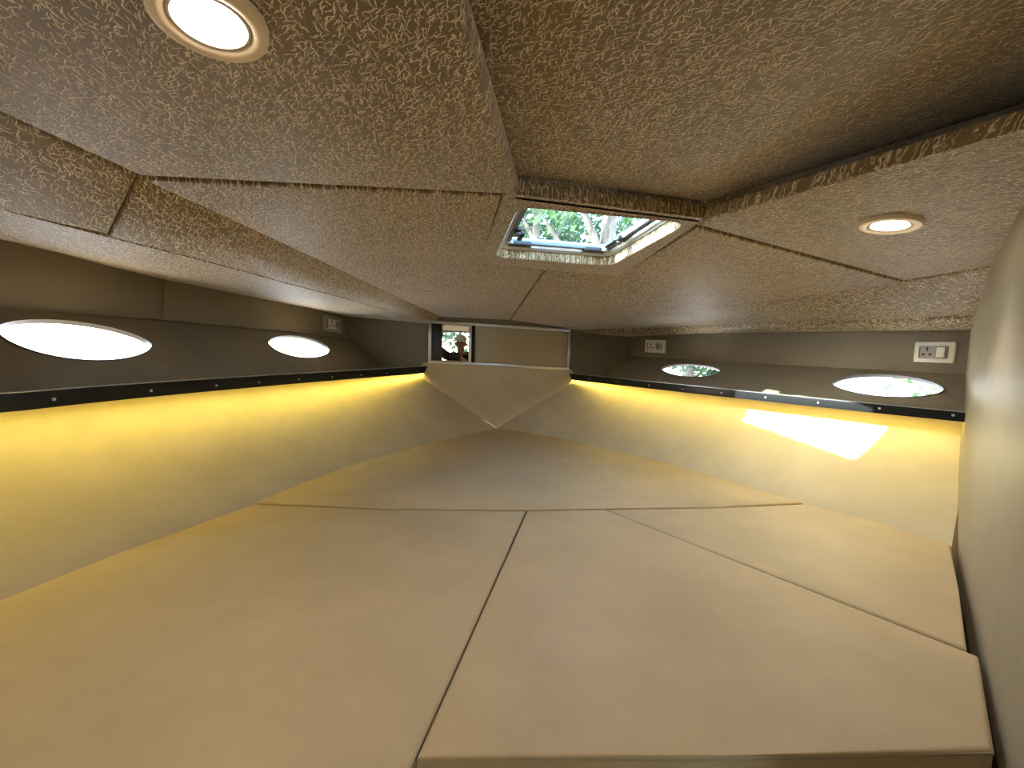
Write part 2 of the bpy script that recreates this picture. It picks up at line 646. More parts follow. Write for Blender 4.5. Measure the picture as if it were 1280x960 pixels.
# ------------------------------------------------------------------ upright bands with the sockets
# left: two padded panels with an upright seam; right: one long panel
L_low = [aft_l(band_l(0, 385), 0.1), band_l(0, 385), band_l(203, 400), band_l(438, 423)]
L_top = [aft_l(band_l(0, 297), 0.1), band_l(0, 297), band_l(207, 347), band_l(438, 392)]
for p in L_top:
    p.z += 0.012
slab('band_panel', [L_low[0], L_low[1], L_low[2], L_top[2], L_top[1], L_top[0]], -NL * 0.03, 'band', wall_l, 0.006)
dL = (BL0 - BL1).normalized()
slab('band_panel', [L_low[2], L_low[3] + dL * 0.05, L_top[3] + dL * 0.05, L_top[2]], -NL * 0.03, 'band', wall_l, 0.006)
R_low = [band_r(788, 445), band_r(1208, 470)]
R_top = [band_r(790, 418), band_r(1210, 411)]
R_top[0].z += 0.012
R_top[1].z += 0.012
dR = (BR1 - BR0).normalized()
slab('band_panel', [R_low[0] - dR * 0.05, R_low[1] + dR * 0.05, R_top[1] + dR * 0.05, R_top[0] - dR * 0.05], -NR * 0.03, 'band', wall_r, 0.006)

# ------------------------------------------------------------------ flared hull lining with the port lights
def plane_of(a, b, c):
    n = (b - a).cross(c - a).normalized()
    return a, (n if n.z > 0 else -n)


HL_P, HL_N = plane_of(band_l(0, 385), band_l(438, 423), on_y(485, 457, YB))
HR_P, HR_N = plane_of(band_r(1208, 470), band_r(788, 445), on_y(745, 471, YB))


def eye_outline(left, right, top, bot, plane, n=48):
    """lens-shaped opening laid on the hull lining from four of its extreme pixels"""
    P, N = plane
    out = []
    for k in range(n):
        a = 2 * math.pi * k / n
        ca, sa = math.cos(a), math.sin(a)
        u = ca                                             # -1 .. 1 along the length
        w = math.copysign(abs(sa) ** 1.18, sa)
        cx = (left[0] + right[0]) / 2 + (right[0] - left[0]) / 2 * u
        base = left[1] + (right[1] - left[1]) * (u + 1) / 2
        mid_base = (left[1] + right[1]) / 2
        h = (mid_base - top) if w > 0 else (bot - mid_base)
        cy = base - w * h
        out.append(on_pl(cx, cy, P, N))
    return out


def holed_panel(name, outline, holes, back, mat, parent):
    bm = bmesh.new()
    def loop(pts, off):
        vs = [bm.verts.new(Vector(p) + off) for p in pts]
        es = [bm.edges.new((vs[i], vs[(i + 1) % len(vs)])) for i in range(len(vs))]
        return vs, es
    layers = []
    for off in (Vector((0, 0, 0)), Vector(back)):
        es = []
        loops = []
        for pts in [outline] + holes:
            v, e = loop(pts, off)
            loops.append(v)
            es += e
        bmesh.ops.triangle_fill(bm, use_beauty=True, use_dissolve=False, edges=es)
        layers.append(loops)
    for a, b in zip(*layers):
        n = len(a)
        for i in range(n):
            j = (i + 1) % n
            bm.faces.new((a[i], a[j], b[j], b[i]))
    return finish(name, bm, mat, parent, angle=30)


def on_hull(p, plane):
    P, N = plane
    p = Vector(p)
    return p - Vector((0, 0, 1)) * ((p - P).dot(N) / N.z)


PL = (HL_P, HL_N)
PR = (HR_P, HR_N)
eyes_l = [eye_outline((-6, 411), (190, 432), 402, 449, PL), eye_outline((335, 428), (412, 438), 420.5, 446.5, PL)]
eyes_r = [eye_outline((827, 461), (900, 464), 455.5, 471, PR), eye_outline((1040, 479), (1180, 487), 468.5, 496, PR)]
# hull lining outline: upper edge on the band, lower edge running in below the shelf
hl_top = [aft_l(band_l(0, 385), 0.1) - NL * 0.03, band_l(0, 385) - NL * 0.03, band_l(203, 400) - NL * 0.03, band_l(438, 423) - NL * 0.03 + dL * 0.05]
def low_edge(trim, side, plane, last):
    """where the flared lining meets the shelf board (never inboard of the trim)"""
    out = []
    dense = smooth_line(trim, 14)
    for k in range(len(dense)):
        w = 0.022
        while w < 0.30:
            p = on_hull(outboard(dense, w, side)[k], plane)
            if p.z >= 0.300:
                break
            w += 0.004
        p.z = min(p.z, 0.306)
        if p.y < YB - 0.03:
            out.append(p)
    return out + [last]


hl_low = low_edge(TRIM_L, -1, PL, on_y(485, 460, YB) + V(0, 0.05, 0))
out_l = [on_hull(p, PL) for p in hl_top] + hl_low[::-1]
hr_top = [band_r(788, 445) - NR * 0.03 - dR * 0.05, band_r(1208, 470) - NR * 0.03 + dR * 0.06]
hr_low = low_edge(TRIM_R, 1, PR, on_y(745, 473, YB) + V(0, 0.05, 0))
hr_low = [hr_low[0] + V(0.03, -0.05, 0)] + hr_low
out_r = [on_hull(p, PR) for p in hr_top] + hr_low
holed_panel('hull_lining', out_l, eyes_l, -HL_N * 0.008, 'band', wall_l)
holed_panel('hull_lining', out_r, eyes_r, -HR_N * 0.008, 'band', wall_r)


def port_light(idx, outline, N, label):
    c = sum((Vector(p) for p in outline), Vector()) / len(outline)
    root = tag(empty('window_%d' % idx, c), label, None, None, 'structure')
    n = len(outline)
    # slim frame lining the opening
    bm = bmesh.new()
    rings = []
    for k_in, dep in ((1.02, -0.0015), (1.02, 0.002), (0.994, 0.002), (0.985, -0.003), (0.985, -0.010), (1.03, -0.010)):
        rings.append([bm.verts.new(c + (Vector(p) - c) * k_in + N * dep) for p in outline])
    for a, b in zip(rings, rings[1:]):
        for i in range(n):
            j = (i + 1) % n
            bm.faces.new((a[i], a[j], b[j], b[i]))
    finish('frame', bm, 'dgrey', root, angle=50)
    bm = bmesh.new()
    a = [bm.verts.new(c + (Vector(p) - c) * 0.99 - N * 0.008) for p in outline]
    bm.faces.new(a)
    finish('pane', bm, 'glass', root, smooth=False)
    return root


port_light(1, eyes_l[0], HL_N, 'long lens-shaped port light glaring white, beside the wide padded panel')
port_light(2, eyes_l[1], HL_N, 'small lens-shaped port light glaring white, below the grey socket')
port_light(3, eyes_r[0], HR_N, 'small lens-shaped port light below the small white socket')
port_light(4, eyes_r[1], HR_N, 'lens-shaped port light below the large white socket with switch')

# ------------------------------------------------------------------ shelves with black screwed trim and LED strip
def shelf(trim, side, name_side, screw_px, label, hull_plane):
    base = Vector(trim[len(trim) // 2])
    root = tag(empty('shelf', base), label, 'shelf')
    n = 24
    lo = smooth_line(trim, n)
    hts = [0.030 + 0.012 * (k / (n - 1)) for k in range(n)]
    if side > 0:
        hts = [0.026 + 0.014 * (k / (n - 1)) for k in range(n)]
    back = outboard(lo, 0.004, side)
    # black L-shaped trim: upright face and top flange
    bm = bmesh.new()
    prof = []
    out25 = outboard(lo, 0.032, side)
    for k in range(n):
        p, q, o = lo[k], back[k], out25[k]
        h = V(0, 0, hts[k])
        prof.append([bm.verts.new(x) for x in (p, p + h * 0.86, p + h + (q - p) * 0.2, o + h, o + h - V(0, 0, 0.004), q + h - V(0, 0, 0.006), q)])
    m = len(prof[0])
    for a, b in zip(prof, prof[1:]):
        for i in range(m):
            j = (i + 1) % m
            bm.faces.new((a[i], a[j], b[j], b[i]))
    bm.faces.new(prof[0])
    bm.faces.new(prof[-1][::-1])
    finish('trim', bm, 'trim', root, angle=40)
    bm = bmesh.new()
    prof = []
    for k in range(n):
        h = V(0, 0, hts[k] + 0.0004)
        p, o = lo[k] + (back[k] - lo[k]) * 0.4, out25[k]
        prof.append([bm.verts.new(x) for x in (p + h, o + h, o + h + V(0, 0, 0.0012), p + h + V(0, 0, 0.0012))])
    for a, b in zip(prof, prof[1:]):
        for i in range(4):
            j = (i + 1) % 4
            bm.faces.new((a[i], a[j], b[j], b[i]))
    finish('trim_cap', bm, 'capmetal', root, angle=40)['label'] = 'thin satin metal cap on the trim'
    # board: from the trim out to the hull lining
    bm = bmesh.new()
    rows = []
    wide = []
    for k in range(n):
        t = k / (n - 1)
        wide.append(0.05 + 0.26 * t)
    for k in range(n):
        tdir = (lo[min(k + 1, n - 1)] - lo[max(k - 1, 0)])
        tdir.z = 0
        tdir.normalize()
        nn = V(-tdir.y, tdir.x, 0) if side < 0 else V(tdir.y, -tdir.x, 0)
        a = back[k] + V(0, 0, 0.0045)
        b = back[k] + nn * wide[k] + V(0, 0, 0.0045)
        b.y = min(b.y, YB - 0.002)
        a.y = min(a.y, YB - 0.002)
        rows.append([bm.verts.new(x) for x in (a + V(0, 0, 0.010), b + V(0, 0, 0.010), b, a)])
    for a, b in zip(rows, rows[1:]):
        for i in range(4):
            j = (i + 1) % 4
            bm.faces.new((a[i], a[j], b[j], b[i]))
    bm.faces.new(rows[0])
    bm.faces.new(rows[-1][::-1])
    finish('board', bm, 'shelf', root)
    # LED strip under the board, just behind the trim
    bm = bmesh.new()
    le = outboard(lo, 0.005, side)
    lf = outboard(lo, 0.015, side)
    va = [bm.verts.new(p + V(0, 0, 0.004)) for p in le]
    vb = [bm.verts.new(p + V(0, 0, 0.004)) for p in lf]
    for k in range(n - 1):
        bm.faces.new((va[k], va[k + 1], vb[k + 1], vb[k]))
    o = finish('led_strip', bm, 'led', root, smooth=False)
    o['label'] = 'glowing yellow LED strip under the shelf'
    # screws in the upright face
    for px, py in screw_px:
        best = None
        for k in range(400):
            t = k / 399
            p = poly_at(lo, t) + V(0, 0, 0.016)
            d = (p - EYE).normalized()
            r = ray(px, py).normalized()
            e = abs(math.atan2(d.x, d.y) - math.atan2(r.x, r.y))
            if best is None or e < best[0]:
                best = (e, t)
        t = best[1]
        p = poly_at(lo, t)
        q = poly_at(lo, min(1, t + 0.01)) - poly_at(lo, max(0, t - 0.01))
        nn = V(q.y, -q.x, 0).normalized() * (1 if side < 0 else -1)
        nn = nn if nn.dot(EYE - p) > 0 else -nn
        lathe('screw', p + V(0, 0, 0.016), nn, [(0.0036, -0.001), (0.0036, 0.0006), (0.0024, 0.0016), (0.0009, 0.0012), (0.0, 0.0006)], 'steel', root, 12)
    return root


shelf(TRIM_L, -1, 'l', ((66, 498), (190, 487), (270, 480), (324, 475), (374, 471), (416, 467), (452, 464), (483, 462)),
      'grey shelf edged in glossy black screwed trim, under the glaring white port lights', PL)
shelf(TRIM_R, 1, 'r', ((737, 473), (772, 476), (811, 480), (854, 485), (902, 490), (957, 496), (1022, 503), (1099, 510), (1192, 522)),
      'grey shelf edged in glossy black screwed trim, lit by the sun patch', PR)

# ------------------------------------------------------------------ angled padded bulkhead beside the entrance
wall_ra = tag(empty('wall_right_aft', (1.0, 0.55, 0)), kind='structure')
WA, WB = V(1.62, 1.018, 0), V(0.36, 0.128, 0)
wd = (WB - WA).normalized()
wn_ = V(-wd.y, wd.x, 0)
wn_ = wn_ if wn_.dot(V(0, 0.9, 0) - WA) > 0 else -wn_
slab('bulkhead_panel', [WA + V(0, 0, -0.35), WB + V(0, 0, -0.35), WB + V(0, 0, 0.95), WA + V(0, 0, 0.95)], -wn_ * 0.03, 'bulkhead', wall_ra, 0.012, 4)
# left bulkhead, behind the frame
wall_la = tag(empty('wall_left_aft', (-0.8, 0.1, 0)), kind='structure')
slab('bulkhead_panel', [V(-1.5, 0.10, -0.35), V(-0.40, 0.06, -0.35), V(-0.40, 0.06, 0.95), V(-1.5, 0.10, 0.95)], V(0, -0.03, 0), 'bulkhead', wall_la, 0.01)

# ------------------------------------------------------------------ padded ceiling
ceil = tag(empty('ceiling', (0.35, 1.2, 0.77)), kind='structure')
UP = V(0, 0, 0.024)
ZC = 0.77
A_ = on_z(648, 243, ZC)
A2 = on_z(629, 243, ZC)
B_c = on_z(880, 273, ZC)
H2, H3, H4, H5 = on_z(600, 328, ZC), on_z(682, 338, ZC), on_z(776, 345, ZC), on_z(868, 282, ZC)
V1, V2 = on_z(0, 140, 0.70), on_z(175, 222, 0.70)
V0, V3 = on_z(0, 262, 0.618), on_z(137, 297, 0.618)
qL = on_z(575, 0, ZC)
qL_aft = A_ + (qL - A_) * 2.0
V1_aft = V1 + (V1 - V2) * 2.6
V0_aft = V0 + (V0 - V3) * 3.2
BW_L, BW_C, BW_R = on_y(550, 396, YB), on_y(637, 400, YB), on_y(706, 410, YB)
LAMP_L = None


def inset_poly(pts, d):
    n = len(pts)
    area = sum(pts[i].x * pts[(i + 1) % n].y - pts[(i + 1) % n].x * pts[i].y for i in range(n))
    sg = 1 if area > 0 else -1
    out = []
    for i in range(n):
        e1 = (pts[i] - pts[i - 1]).normalized()
        e2 = (pts[(i + 1) % n] - pts[i]).normalized()
        n1, n2 = V(-e1.y, e1.x, 0) * sg, V(-e2.y, e2.x, 0) * sg
        m = (n1 + n2).normalized()
        k = d / max(0.35, m.dot(n1))
        out.append(pts[i] + m * k)
    return out


def ceil_panel(pts, bev=0.010):
    return slab('ceiling_panel', inset_poly(pts, 0.0028), UP, 'lining', ceil, bev, 4, 60)


left_pts = [A2, A_, qL, qL_aft, V1_aft, V1, V2]
ceil_panel(left_pts)
fr_l = [V3] + [on_z(x, y, z) for x, y, z in ((190, 310, 0.619), (250, 325, 0.620), (310, 341, 0.621), (360, 355, 0.622), (420, 370, 0.624), (470, 384, 0.628))] + [on_y(546, 401, YB)]
ridge_l = [lerp(V2, BW_L, t / 8) for t in range(1, 8)]
# forward left panel and the long folded panel outboard of it
STEP = V(0, 0, -0.004)
ceil_panel([A2 + STEP, V2 + STEP] + ridge_l + [BW_L, BW_C, H3, H2], 0.006)
bmr = [[V2] + ridge_l + [BW_L], None]
e_ = [Vector(p) for p in smooth_line(fr_l, 9)]
tri_panel('ceiling_panel', [[V2] + ridge_l + [BW_L], [lerp(a, b, 0.5) + V(0, 0, -0.004) for a, b in zip([V2] + ridge_l + [BW_L], e_)], e_], UP, 'lining', ceil, 0.004)
ceil_panel([V1_aft, V1, V2, V3, V0, V0_aft])
# rounded soffit roll between the ceiling and the left band
tops = [p - V(0, 0, 0.012) for p in L_top]
fr_edge = [V0_aft, V0] + fr_l
b_edge = [aft_l(band_l(0, 299), 0.1), band_l(0, 299), band_l(137, 333), band_l(190, 346), band_l(250, 358), band_l(310, 370), band_l(360, 380), band_l(420, 392), band_l(438, 396), on_y(535, 404, YB)]
for (i0, i1) in ((0, 3), (2, 10)):
    e1 = smooth_line(fr_edge[i0:i1], 12)
    e2 = smooth_line(b_edge[i0:i1], 12)
    rows = []
    for t in (0, 0.2, 0.45, 0.7, 0.9, 1.0):
        rows.append([lerp(a, b, t) + V(0, 0, -0.014 * math.sin(math.pi * t)) for a, b in zip(e1, e2)])
    tri_panel('soffit_roll', rows, UP, 'lining', ceil)

# right-hand panels
Q_ = on_z(1130, 352, 0.68)
W1 = on_pl(1237, 345, WA, wn_)
W1 = V(W1.x, W1.y, 0.672)
W2 = on_pl(1283, 250, WA, wn_)
pn_r = (Q_ - B_c).cross(W2 - B_c).normalized()
cR = on_pl(1280, 160, B_c, pn_r)                # lower and upper edge of the riser at the padded bulkhead
cR_top = on_z(1280, 130, 0.812)
W3 = lerp(W2, V(0.40, 0.15, 0.70), 0.3)
W3.z = B_c.z - ((W3 - B_c).xy.dot(pn_r.xy)) / pn_r.z
cR_aft = B_c + (cR - B_c) * 1.12
cR_top_aft = cR_top + (cR - B_c) * 0.12
ov = -wn_ * 0.012
right_pts = [B_c, H5, Q_, W1 + ov, W2 + ov, W3 + ov, cR_aft, cR]
ceil_panel(right_pts)
ridge_r = [lerp(Q_, BW_R, t) + V(0, 0, -0.004) for t in (0.25, 0.5, 0.75)]
ceil_panel([H5 + STEP, H4, H3, BW_C, BW_R] + ridge_r[::-1] + [Q_ + STEP], 0.006)
NRv = V(-1.606, -0.298, 0)
fr_r = [on_pl(x, y, BR0 + V(-0.07, 0, 0), NRv) for x, y in ((1229, 393), (1100, 401), (915, 405), (800, 411))] + [on_y(716, 412, YB)]
rg = [W1 + ov, Q_] + ridge_r + [BW_R]
ef = [poly_at(fr_r, t) for t in (0, 0.08, 0.3, 0.53, 0.77, 1.0)]
tri_panel('ceiling_panel', [rg, [lerp(a, b, 0.5) + V(0, 0, -0.006) for a, b in zip(rg, ef)], ef], UP, 'lining', ceil, 0.004)
b_r = [band_r(1211, 413), band_r(1100, 414), band_r(915, 416), band_r(800, 420), on_y(790, 421, YB)]
for i0, i1 in ((0, 3), (2, 5)):
    e1, e2 = smooth_line(fr_r[i0:i1], 10), smooth_line(b_r[i0:i1], 10)
    if i0 == 0:
        e1[0] = e1[0] + dR * 0.03
        e2[0] = e2[0] + dR * 0.03
    rows = [[lerp(a, b, t) + V(0, 0, -0.010 * math.sin(math.pi * t)) for a, b in zip(e1, e2)] for t in (0, 0.25, 0.5, 0.75, 1.0)]
    tri_panel('soffit_roll', rows, UP, 'lining', ceil)

# raised centre panel aft of the hatch, and the risers round it
ZR = 0.812
ceil_panel([V(A_.x - 0.03, A_.y + 0.012, ZR), V(qL_aft.x - 0.03, qL_aft.y, ZR), V(0.36, 0.02, ZR), V(0.42, 0.128, ZR), V(cR_top.x + 0.05, cR_top.y - 0.03, ZR), V(cR_top.x + 0.03, cR_top.y + 0.02, ZR), V(B_c.x + 0.02, B_c.y + 0.012, ZR)], 0.006)
def riser(a, b, n):
    rows = []
    for k, (dz, dn) in enumerate(((0.0, 0.014), (0.002, 0.006), (0.010, 0.001), (0.022, -0.001), (0.034, 0.002), (0.045, 0.010))):
        rows.append([lerp(a, b, s / 6) + V(0, 0, dz) + n * dn for s in range(7)])
    tri_panel('riser_roll', rows, n * 0.012, 'lining', ceil)
riser(A_ + V(-0.004, 0, 0), B_c, V(0, 1, 0))
rn = (cR_aft - B_c).cross(V(0, 0, 1)).normalized()
rn = rn if rn.x > 0 else -rn
lo_line = [lerp(B_c, cR_aft, q / 8) for q in range(9)]
hi_line = [lerp(B_c + V(0.002, 0.002, 0.044), cR_top_aft + V(0, 0, 0.004), q / 8) for q in range(9)]
tri_panel('riser_roll', [[a + rn * 0.014 for a in lo_line]] + [[lerp(a, b, t) + rn * d for a, b in zip(lo_line, hi_line)]
          for t, d in ((0.04, 0.006), (0.2, 0.001), (0.5, -0.001), (0.8, 0.002), (1.0, 0.008))], rn * 0.012, 'lining', ceil)
ln_ = (qL_aft - A_).cross(V(0, 0, 1)).normalized()
ln_ = ln_ if ln_.x < 0 else -ln_
riser(A_, qL_aft, ln_)

# hatch surround with the opening
def round_rect(x0, x1, y0, y1, r, z, n=7):
    out = []
    for cx, cy, a0 in ((x1 - r, y1 - r, 0), (x0 + r, y1 - r, 90), (x0 + r, y0 + r, 180), (x1 - r, y0 + r, 270)):
        for k in range(n):
            a = math.radians(a0 + 90 * k / (n - 1))
            out.append(V(cx + r * math.cos(a), cy + r * math.sin(a), z))
    return out


HX0, HX1, HY0, HY1 = 0.143, 0.580, 0.925, 1.412
opening = round_rect(HX0, HX1, HY0, HY1, 0.045, ZC)
holed_panel('ceiling_panel', [A2, A_, B_c, H5, H4, H3, H2], [opening], UP, 'lining', ceil)

# added cords in the lining's own brown, plugging the seams between the padded panels
def cord(*pts):
    tube('filler_cord', [p + V(0, 0, 0.0125) for p in pts], 0.0030, 'seam', ceil, 6)


cord(A2, lerp(A2, V2, 0.5), V2)
cord(H5, lerp(H5, Q_, 0.5), Q_)
cord(V2, lerp(V2, V3, 0.5), V3)
cord(A2, H2)
cord(H3, BW_C)
cord(H5, H4)
cord(V1_aft, V1, V2)
cord(Q_, W1)
cord(*([V3] + fr_l[1:4]))

# header strip between ceiling and cabinet at the bow
slab('header', [on_y(536, 404, YB + 0.004), on_y(712, 415, YB + 0.004), on_y(722, 404, YB + 0.004), on_y(637, 393, YB + 0.004), on_y(528, 389, YB + 0.004)], V(0, 0.03, 0), 'band', wall_f)

# ------------------------------------------------------------------ deck above (keeps daylight out except through the hatch)
hole = round_rect(HX0 - 0.02, HX1 + 0.02, HY0 - 0.02, HY1 + 0.02, 0.05, 0.838)
deck = holed_panel('deck', [V(-1.5, -0.12, 0.838), V(1.95, -0.12, 0.838), V(1.95, 1.6, 0.838), V(1.4, 2.75, 0.838), V(-0.8, 2.75, 0.838), V(-1.5, 1.6, 0.838)], [hole], V(0, 0, 0.006), 'deck', None)
tag(deck, 'white moulded foredeck over the cabin', None, None, 'structure')
# topsides outside the upper linings
tops_o = tag(empty('hull', (0.3, 1.5, 0.7)), 'white moulded hull side above the port lights', None, None, 'structure')
for pts in ([V(-1.215, 0.0, 0.50), V(-0.645, 2.64, 0.50)], [V(1.615, 0.70, 0.42), V(1.25, 2.64, 0.46)]):
    a, b = pts
    slab('topside', [a, b, V(b.x, b.y, 0.86), V(a.x, a.y, 0.86)], V(0.012 if a.x > 0 else -0.012, 0, 0), 'deck', tops_o)

# ------------------------------------------------------------------ deck hatch
hatch = tag(empty('window_5', ((HX0 + HX1) / 2, (HY0 + HY1) / 2, 0.80)), 'square deck hatch with aluminium frame and tinted pane', None, None, 'structure')
def ring_mesh(name, specs, mat, parent):
    bm = bmesh.new()
    rings = [[bm.verts.new(p) for p in round_rect(HX0 + i, HX1 - i, HY0 + i, HY1 - i, max(0.012, 0.045 - i * 0.6), z)] for i, z in specs]
    n = len(rings[0])
    for a, b in zip(rings, rings[1:]):
        for k in range(n):
            l = (k + 1) % n
            bm.faces.new((a[k], a[l], b[l], b[k]))
    return finish(name, bm, mat, parent, angle=45)


ring_mesh('reveal', [(-0.004, ZC - 0.001), (0.003, ZC - 0.002), (0.008, ZC + 0.004), (0.010, 0.790), (0.014, 0.804), (-0.006, 0.804), (-0.006, ZC + 0.0)], 'lining', hatch)
ring_mesh('frame', [(0.008, 0.800), (0.012, 0.797), (0.019, 0.797), (0.021, 0.802), (0.030, 0.802), (0.032, 0.810), (0.032, 0.834), (-0.03, 0.834), (-0.03, 0.828), (0.008, 0.828), (0.008, 0.800)], 'alu', hatch)
lid_f = ring_mesh('lid_frame', [(0.036, 0.811), (0.048, 0.811), (0.050, 0.815), (0.050, 0.824), (0.036, 0.824), (0.036, 0.811)], 'lidmetal', hatch)
ring_mesh('gasket', [(0.0322, 0.814), (0.0358, 0.814), (0.0358, 0.820), (0.0322, 0.820), (0.0322, 0.814)], 'black', hatch)
bm = bmesh.new()
bm.faces.new([bm.verts.new(p) for p in round_rect(HX0 + 0.03, HX1 - 0.03, HY0 + 0.03, HY1 - 0.03, 0.03, 0.826)])
finish('pane', bm, 'acrylic', hatch, smooth=False)
# two black lever handles on the sides of the lid, two hinge blocks at the forward end
for sx in (HX0 + 0.052, HX1 - 0.052):
    s = 1 if sx < 0.36 else -1
    h = finish_bm = None
    o = box('handle', V(sx, 1.235, 0.812), 0.022, 0.045, 0.016, 'black', hatch, bev=0.004)
    box('lever', V(sx + s * 0.016, 1.262, 0.803), 0.016, 0.07, 0.010, 'black', o, bev=0.003)
    lathe('pivot', V(sx, 1.235, 0.806), V(0, 0, -1), [(0.012, -0.004), (0.012, 0.006), (0.009, 0.009), (0, 0.009)], 'dgrey', o, 16)
for hx in (HX0 + 0.085, HX1 - 0.085):
    o = box('hinge', V(hx, HY1 - 0.045, 0.810), 0.075, 0.022, 0.014, 'black', hatch, bev=0.003)
    tube('hinge_pin', [V(hx - 0.04, HY1 - 0.034, 0.806), V(hx + 0.04, HY1 - 0.034, 0.806)], 0.005, 'dgrey', o, 10)
for hx in (HX0 + 0.046, HX1 - 0.046):
    box('corner_bracket', V(hx, HY1 - 0.046, 0.810), 0.026, 0.026, 0.012, 'grey', hatch, bev=0.003)

# ------------------------------------------------------------------ downlights
def poly_plane_hit(px, py, a, b, c):
    n = (b - a).cross(c - a).normalized()
    n = n if n.z < 0 else -n
    return on_pl(px, py, a, n), n


def downlight(px, py, tri, label, power):
    c, n = poly_plane_hit(px, py, *tri)
    c = c + n * 0.0035
    root = tag(empty('downlight', c), label, 'lamp', 'recessed downlights in the ceiling')
    lathe('bezel', c, n, [(0.034, -0.012), (0.034, 0.001), (0.036, 0.0035), (0.044, 0.0055), (0.0485, 0.004), (0.050, 0.0), (0.050, -0.004), (0.034, -0.012)], 'bezel', root, 48)
    lathe('lens_ring', c, n, [(0.0335, -0.008), (0.0335, 0.0015), (0.031, 0.0025), (0.029, 0.0), (0.029, -0.008)], 'white', root, 48)
    lathe('bulb', c, n, [(0.0295, -0.0028), (0.024, -0.001), (0.013, 0.0005), (0.0, 0.001)], 'bulb', root, 40)
    ld = bpy.data.lights.new('downlight_beam', 'SPOT')
    ld.energy = power
    ld.color = (1.0, 0.93, 0.83)
    ld.spot_size = math.radians(118)
    ld.spot_blend = 0.8
    ld.shadow_soft_size = 0.022
    lo = bpy.data.objects.new('downlight_beam', ld)
    COL.objects.link(lo)
    lo.parent = root
    lo.location = n * 0.03
    lo.rotation_euler = n.to_track_quat('-Z', 'Y').to_euler()
    return root


downlight(262, 22, (A2, V1, V2), 'round brass-rimmed downlight glowing in the ceiling panel above the long cushion', 4.5)
downlight(1113, 279, (B_c, Q_, W2), 'round downlight glowing in the ceiling panel beside the padded bulkhead', 5.0)

# ------------------------------------------------------------------ bow cabinet: frame, mirror, sliding laminate panel
cab = tag(empty('bow_cabinet', (CB_L + CB_R) / 2), 'low framed bow cabinet with laminate panel between the shelves', 'cabinet')
ex = (CB_R - CB_L)
ex.z = 0
ex.normalize()
ez = V(0, 0, 1)
def cab_pt(u, v, y=0.0):
    """u, v from 0 to 1 over the cabinet face; y forward of it"""
    return lerp(lerp(CB_L, CB_R, u), lerp(CT_L, CT_R, u), v) + V(0, y, 0)
cw = (CB_R - CB_L).length
ch = (CT_L - CB_L).length
def bar(name, u0, u1, v0, v1, y0, y1, mat, parent, bev=0.0):
    bm = bmesh.new()
    a = [bm.verts.new(cab_pt(u, v, y0)) for u, v in ((u0, v0), (u1, v0), (u1, v1), (u0, v1))]
    b = [bm.verts.new(cab_pt(u, v, y1)) for u, v in ((u0, v0), (u1, v0), (u1, v1), (u0, v1))]
    bm.faces.new(a)
    bm.faces.new(b[::-1])
    for i in range(4):
        j = (i + 1) % 4
        bm.faces.new((a[i], a[j], b[j], b[i]))
    if bev:
        bmesh.ops.bevel(bm, geom=bm.edges[:], offset=bev, segments=2, profile=0.5, affect='EDGES')
    return finish(name, bm, mat, parent)
th, tv = 0.009 / cw, 0.009 / ch
bar('rail', -th, 1 + th, -tv, tv, -0.018, 0.02, 'steel', cab, 0.002)
bar('rail', -th, 1 + th, 1 - tv, 1 + tv, -0.018, 0.02, 'steel', cab, 0.002)
bar('stile', -th, th, tv, 1 - tv, -0.018, 0.02, 'steel', cab, 0.002)
bar('stile', 1 - th, 1 + th, tv, 1 - tv, -0.018, 0.02, 'steel', cab, 0.002)
um = 0.315
bar('panel', um, 1 - th, tv, 1 - tv, 0.004, 0.018, 'laminate', cab)
bar('divider', um - 0.025, um, tv, 1 - tv, -0.008, 0.018, 'trim', cab, 0.0015)
mir = tag(empty('mirror', cab_pt(0.16, 0.5, -0.004)), 'small framed mirror fixed in the bow cabinet beside the laminate panel', 'mirror')
bar('glass', 0.085, um - 0.045, tv * 1.6, 1 - tv * 1.6, -0.002, 0.002, 'mirror', mir)
for u0, u1 in ((th * 1.2, 0.085), (um - 0.045, um - 0.026)):
    bar('frame', u0, u1, tv * 1.2, 1 - tv * 1.2, -0.010, 0.003, 'black' if u0 < 0.05 else 'steel', mir, 0.0015)

# ------------------------------------------------------------------ mains sockets on the bands
def socket(px0, px1, py, hpx, plane_fn, N, label, plate_mat, detailed):
    a, b = plane_fn(px0, py[0]), plane_fn(px1, py[1])
    w = (b - a).length
    u = (b - a).normalized()
    v = V(0, 0, 1)
    mid = (a + b) / 2
    h = (plane_fn((px0 + px1) / 2, (py[0] + py[1]) / 2 - hpx / 2) - plane_fn((px0 + px1) / 2, (py[0] + py[1]) / 2 + hpx / 2)).length
    root = tag(empty('wall_socket', mid), label, 'socket')
    ax = (u, N, v)
    box('plate', mid + N * 0.006, w, 0.012, h, plate_mat, root, ax, 0.003)
    ins = box('insert', mid + N * 0.0125, w * 0.66, 0.004, h * 0.62, 'grey' if detailed else 'white', root, ax, 0.001)
    s = 1 if u.dot(V(1, 0, 0)) * 0 + 1 > 0 else -1
    cL = mid - u * w * 0.15 + N * 0.0146
    # three-pin universal outlet
    box('pin_slot', cL + v * h * 0.15, w * 0.045, 0.0016, h * 0.17, 'black', ins, ax)
    for k in (-1, 1):
        box('pin_slot', cL + u * (k * w * 0.085) - v * h * 0.11, w * 0.075, 0.0016, h * 0.09, 'black', ins, ax)
    rk = box('rocker', mid + u * w * 0.19 + N * 0.0155, w * 0.20, 0.004, h * 0.46, 'white' if detailed else 'grey', ins, ax, 0.001)
    for k in (-1, 1):
        box('clip', mid + u * (k * w * 0.345) + N * 0.0135, w * 0.02, 0.003, h * 0.56, 'dgrey', root, ax)
    return root


